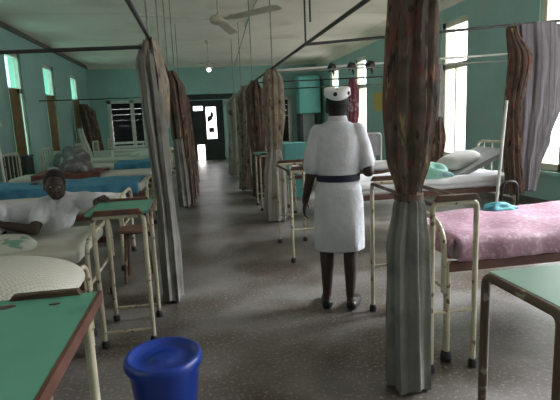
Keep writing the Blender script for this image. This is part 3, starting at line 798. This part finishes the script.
def head(mb, c, rot, s=1.0):
    """face looks along local +y"""
    Mx = rot
    def fn(p, q):
        x, y, z = q
        if p.z < 0: x *= 1-.30*p.z*p.z; 
        if p.z < -.2 and p.y < 0: y *= 1-.35*(-p.z-.2)
        return V((x, y, z))
    mb.ell(c, (.073*s, .094*s, .112*s), 24, 18, M=Mx, fn=fn)
    P = lambda x, y, z: V(c)+Mx @ V((x*s, y*s, z*s))
    mb.ell(P(0, .062, -.078), (.03*s, .026*s, .024*s), 12, 8)                      # chin
    limb(mb, [P(0, .088, .012), P(0, .104, -.022)], [.009*s, .015*s], 10)         # nose
    mb.ell(P(.011, .097, -.026), (.011*s, .010*s, .009*s), 8, 6); mb.ell(P(-.011, .097, -.026), (.011*s, .010*s, .009*s), 8, 6)
    mb.ell(P(0, .089, -.052), (.024*s, .010*s, .0065*s), 12, 6); mb.ell(P(0, .087, -.063), (.021*s, .010*s, .007*s), 12, 6)  # lips
    limb(mb, [P(-.045, .078, .025), P(-.015, .090, .026)], [.008*s, .008*s], 8); limb(mb, [P(.045, .078, .025), P(.015, .090, .026)], [.008*s, .008*s], 8)
    for sx in (-1, 1):
        mb.ell(P(sx*.076, -.008, -.012), (.010*s, .020*s, .032*s), 10, 8, M=Mx)
def ring_el(cx, cy, z, rx, ry, n=36, rip=0, k=9, ph=0):
    return [V((cx+rx*(1+rip*math.sin(k*2*PI*i/n+ph))*math.cos(2*PI*i/n), cy+ry*(1+rip*math.sin(k*2*PI*i/n+ph))*math.sin(2*PI*i/n), z)) for i in range(n)]

def nurse():
    t = thing('person', 'person in white uniform and cap walking away down the aisle', 'person', (.985, 3.30, 0), -.25)
    S = M['skin']
    b = MB()
    # legs and feet
    limb(b, [(-.085, .02, .84), (-.10, .03, .46), (-.10, .0, .32), (-.105, -.01, .09)], [.085, .056, .05, .033])
    limb(b, [(.085, .0, .84), (.078, .015, .46), (.072, -.03, .32), (.066, -.06, .10)], [.085, .056, .05, .033])
    limb(b, [(-.105, -.02, .06), (-.11, .06, .035), (-.113, .13, .03)], [.034, .033, .026])
    limb(b, [(.068, -.07, .07), (.098, .01, .035), (.118, .07, .028)], [.034, .033, .026])
    # trunk
    limb(b, [(0, 0, .86), (0, 0, 1.0), (0, 0, 1.2), (0, 0, 1.3)], [.105, .09, .095, .08])
    limb(b, [(-.13, 0, 1.30), (0, 0, 1.32), (.13, 0, 1.30)], [.04, .06, .04])
    limb(b, [(0, 0, 1.33), (0, .012, 1.44)], [.056, .050])
    # left arm hanging
    limb(b, [(-.14, 0, 1.29), (-.19, -.01, 1.06), (-.208, .0, .98), (-.25, .05, .80)], [.042, .042, .038, .026])
    hand(b, (-.25, .05, .80), (-.12, .12, -1), (.2, 1, .1), (1, 0, -.1), .35, .95)
    # right arm bent forward
    limb(b, [(.14, 0, 1.29), (.21, -.04, 1.02), (.215, .08, 1.0), (.15, .22, 1.05)], [.042, .042, .036, .026])
    hand(b, (.15, .22, 1.05), (-.4, .9, .1), (-.2, .1, 1), (-1, -.3, 0), .6, .95)
    hr = Euler((math.radians(-4), 0, math.radians(-6))).to_matrix()
    head(b, (0, .022, 1.475), hr, 1.0)
    body = remeshed(b, 'body', S, t, .006, 4)
    # dress
    d = MB()
    rings = [ring_el(-.005, .0, z, rx, ry, 40, rip, 8, z*5) for z, rx, ry, rip in
             ((.445, .180, .135, .035), (.50, .181, .138, .03), (.6, .182, .14, .02), (.72, .181, .142, .012), (.82, .177, .142, .006), (.90, .165, .132, .004), (.955, .149, .117, 0), (.985, .147, .115, 0),
              (1.02, .152, .118, .006), (1.1, .162, .124, .008), (1.2, .170, .124, 0), (1.27, .168, .112, 0), (1.325, .15, .092, 0), (1.365, .10, .078, 0), (1.385, .066, .066, 0))]
    d.loft(rings)
    limb(d, [(-.135, 0, 1.30), (-.172, -.005, 1.18), (-.192, -.01, 1.065)], [.066, .068, .066])
    limb(d, [(.135, 0, 1.30), (.17, -.005, 1.18), (.192, -.02, 1.085)], [.066, .068, .066])
    dr = remeshed(d, 'uniform_dress', M['uniform'], t, .009, 3)
    c = MB(); c.loft([ring_el(0, .004, 1.375, .074, .074), ring_el(0, .004, 1.395, .068, .068), ring_el(0, .006, 1.415, .064, .064), ring_el(0, .006, 1.41, .058, .058), ring_el(0, .004, 1.375, .062, .062)], cap=False)
    c.build('collar', M['uniform'], dr)
    be = MB(); be.loft([ring_el(-.005, 0, .955, .153, .121), ring_el(-.005, 0, .958, .157, .125), ring_el(-.005, 0, 1.0, .157, .125), ring_el(-.005, 0, 1.003, .153, .121)])
    be.build('belt', M['navy'], t)
    # hair and cap
    h = MB()
    def hf(p, q):
        k = 1.0
        if p.y > .35 and p.z < .45: k = .9
        if p.z < -.25: q = V((q.x*.84, q.y*.90, q.z*.95))
        return q*k
    h.ell((0, .004, 1.495), (.085, .100, .108), 28, 18, M=hr, fn=hf); h.build('hair', M['hair'], t)
    cp = MB(); n = 30
    def cring(z, rx, ry, tilt): return [V((rx*math.cos(2*PI*i/n), .0+ry*math.sin(2*PI*i/n), z+tilt*math.sin(2*PI*i/n)+.012*math.cos(4*PI*i/n))) for i in range(n)]
    cp.loft([cring(1.545, .086, .098, .016), cring(1.552, .094, .106, .016), cring(1.592, .092, .103, .008), cring(1.603, .082, .093, .006), cring(1.606, .06, .07, .004), cring(1.608, .02, .02, .0)])
    cap = cp.build('nurse_cap', M['white'], t, smooth=60)
    for a in (-100, -35):
        r = math.radians(a)
        q = MB(); q.ell((.094*math.cos(r), .103*math.sin(r), 1.573+.012*math.sin(r)), (.015, .008, .015), 10, 8, M=Matrix.Rotation(r+PI/2, 3, 'Z')); q.build('dark_clip', M['sign'], cap)
    # shoes
    for pts in ([(-.105, -.045, .035), (-.11, .05, .032), (-.115, .14, .026)], [(.07, -.095, .04), (.10, .0, .032), (.125, .08, .026)]):
        s = MB(); limb(s, pts, [.04, .041, .034])
        for v in s.b.verts: v.co.z = max(v.co.z, .001)
        s.build('shoe', M['black'], t, smooth=60)
nurse()

def patient():
    zb = .607
    t = thing('person', 'person in white reclining on the left bed, facing the camera', 'person', (-1.2, 3.8, zb), 0)
    O = V(t.location)
    L = lambda *p: V(p)-O
    S = M['skin2']
    b = MB()
    limb(b, [L(-1.50, 3.90, .74), L(-1.30, 3.88, .74), L(-1.10, 3.83, .77), L(-1.04, 3.82, .83)], [.12, .105, .115, .09])
    limb(b, [L(-1.17, 3.80, .86), L(-1.04, 3.82, .86), L(-.91, 3.83, .87)], [.05, .07, .05])
    limb(b, [L(-1.05, 3.80, .88), L(-1.07, 3.77, .945)], [.052, .047])
    # right arm (image left): elbow on the mattress, forearm towards the left
    limb(b, [L(-1.17, 3.79, .855), L(-1.20, 3.69, .76), L(-1.215, 3.62, .69), L(-1.40, 3.60, .745)], [.05, .044, .04, .029])
    hand(b, L(-1.40, 3.60, .745), (-1, -.1, .1), (.1, -.3, 1), (0, 0, -1), .3, .95)
    # left arm reaching to the table
    limb(b, [L(-.91, 3.83, .865), L(-.80, 3.72, .86), L(-.745, 3.64, .845), L(-.70, 3.56, .90)], [.05, .042, .036, .026])
    hand(b, L(-.70, 3.56, .90), (.3, -1, .15), (-1, 0, .2), (0, 0, -1), .3, .95)
    # legs, knees drawn forward
    limb(b, [L(-1.52, 3.98, .75), L(-1.50, 3.66, .84), L(-1.95, 3.75, .68), L(-2.05, 3.72, .65)], [.085, .058, .04, .03])
    limb(b, [L(-1.52, 3.88, .71), L(-1.60, 3.58, .69), L(-2.0, 3.60, .665), L(-2.10, 3.56, .65)], [.085, .058, .04, .03])
    hr = (Matrix.Rotation(math.radians(196), 3, 'Z') @ Matrix.Rotation(math.radians(-6), 3, 'X') @ Matrix.Rotation(math.radians(-5), 3, 'Y'))
    hc = L(-1.075, 3.74, .99)
    head(b, hc, hr, .92)
    remeshed(b, 'body', S, t, .006, 4)
    for sx in (-1, 1):
        e = MB(); e.ell(hc+hr @ V((sx*.028, .0815, .008)), (.0085, .006, .0055), 10, 8, M=hr); eo = e.build('eye', M['eyewhite'], t)
        p = MB(); p.ell(hc+hr @ V((sx*.028, .0865, .008)), (.0035, .0025, .0045), 8, 6, M=hr); p.build('pupil', M['sign'], eo)
    h = MB()
    def hf(p, q):
        if p.y > .15 and p.z < .55: q = V((q.x, q.y*.72, q.z))
        if p.z < -.2: q = V((q.x*.93, q.y, q.z*.5))
        return q
    h.ell(hc+hr @ V((0, -.012, .026)), (.077, .094, .098), 28, 18, M=hr, fn=hf); h.build('hair', M['hair'], t)
    # clothes
    d = MB()
    limb(d, [L(-1.56, 3.92, .74), L(-1.30, 3.88, .745), L(-1.10, 3.83, .765), L(-1.045, 3.82, .82)], [.130, .128, .138, .105])
    limb(d, [L(-1.17, 3.80, .85), L(-1.04, 3.82, .862), L(-.91, 3.83, .86)], [.065, .075, .065])
    limb(d, [L(-1.17, 3.79, .85), L(-1.19, 3.73, .79), L(-1.205, 3.685, .752)], [.066, .066, .062])
    limb(d, [L(-.91, 3.83, .86), L(-.84, 3.77, .855), L(-.79, 3.71, .855)], [.066, .066, .064])
    limb(d, [L(-1.54, 3.96, .75), L(-1.48, 3.64, .835), L(-1.72, 3.69, .77)], [.105, .088, .095])
    limb(d, [L(-1.54, 3.88, .725), L(-1.58, 3.58, .71), L(-1.78, 3.6, .70)], [.10, .088, .09])
    for v in d.b.verts:
        w = v.co+O
        v.co += V((math.sin(w.x*31+w.z*23), math.sin(w.z*37+w.y*19), math.sin(w.x*27+w.y*31)))*.006
        if v.co.z < .004: v.co.z = .004
    for sx in (-1, 1):
        c = MB(); c.loft([[L(-1.055+sx*x, y, z)+o for o in (V((-.016, 0, 0)), V((.016, 0, 0)), V((.016, -.012, 0)), V((-.016, -.012, 0)))] for x, y, z in ((.075, 3.80, .915), (.05, 3.715, .905), (.025, 3.685, .865), (.0, 3.68, .82))])
        c.build('collar', M['patientdress'], t, smooth=60)
    remeshed(d, 'white_dress', M['patientdress'], t, .009, 2)
patient()

# ------------------------------------------------------------------ light
w = bpy.data.worlds.new('sky'); SC.world = w; w.use_nodes = True
bg = w.node_tree.nodes['Background']; bg.inputs['Color'].default_value = (1, .95, .96, 1); bg.inputs['Strength'].default_value = 5.5
sl = bpy.data.lights.new('sun', 'SUN'); sl.energy = 24; sl.angle = math.radians(35); sl.color = (.95, .95, 1)
so = bpy.data.objects.new('sun', sl); COL.objects.link(so); so.rotation_euler = V((-.80, -.12, -.56)).to_track_quat('-Z', 'Y').to_euler()
def portal(x, y0, y1, z0, z1, ry):
    l = bpy.data.lights.new('daylight_portal', 'AREA'); l.shape = 'RECTANGLE'; l.size = z1-z0; l.size_y = y1-y0; l.cycles.is_portal = True
    o = bpy.data.objects.new('daylight_portal', l); COL.objects.link(o); o.location = (x, (y0+y1)/2, (z0+z1)/2); o.rotation_euler = (0, ry, 0)
for y0, y1, z0, z1 in RW: portal(XR+TH+.01, y0, y1, z0, z1, PI/2)
for y0, y1, z0, z1 in LW: portal(XL-TH-.01, y0, y1, z0, z1, -PI/2)

GROUPS = {'bed': 'ward beds in two rows', 'curtain': 'bed curtains on the rods', 'curtain rod': 'curtain rods over the ward', 'hanger': 'ceiling hangers of the curtain rods',
          'table': 'over-bed tables', 'bundle': 'knotted bundles on the pale rod', 'locker': 'bedside lockers', 'pillow': 'pillows on the beds', 'fan': 'ceiling fans', 'sheet': 'sheets on the beds',
          'blanket': 'blankets on the left beds', 'cloth': 'cloths and bedding lying on beds', 'drip stand': 'white drip stands', 'person': 'people in white'}
for o in SC.objects:
    if o.parent is None and o.get('category') in GROUPS: o['group'] = GROUPS[o['category']]

vs = SC.view_settings
SC.display_settings.display_device = 'sRGB'
vs.view_transform = 'Standard'; vs.look = 'None'; vs.gamma = 1; vs.use_curve_mapping = False
vs.exposure = 0.27
SC.cycles.diffuse_bounces = 6; SC.cycles.max_bounces = 12; SC.cycles.transparent_max_bounces = 16
SC.cycles.use_denoising = True
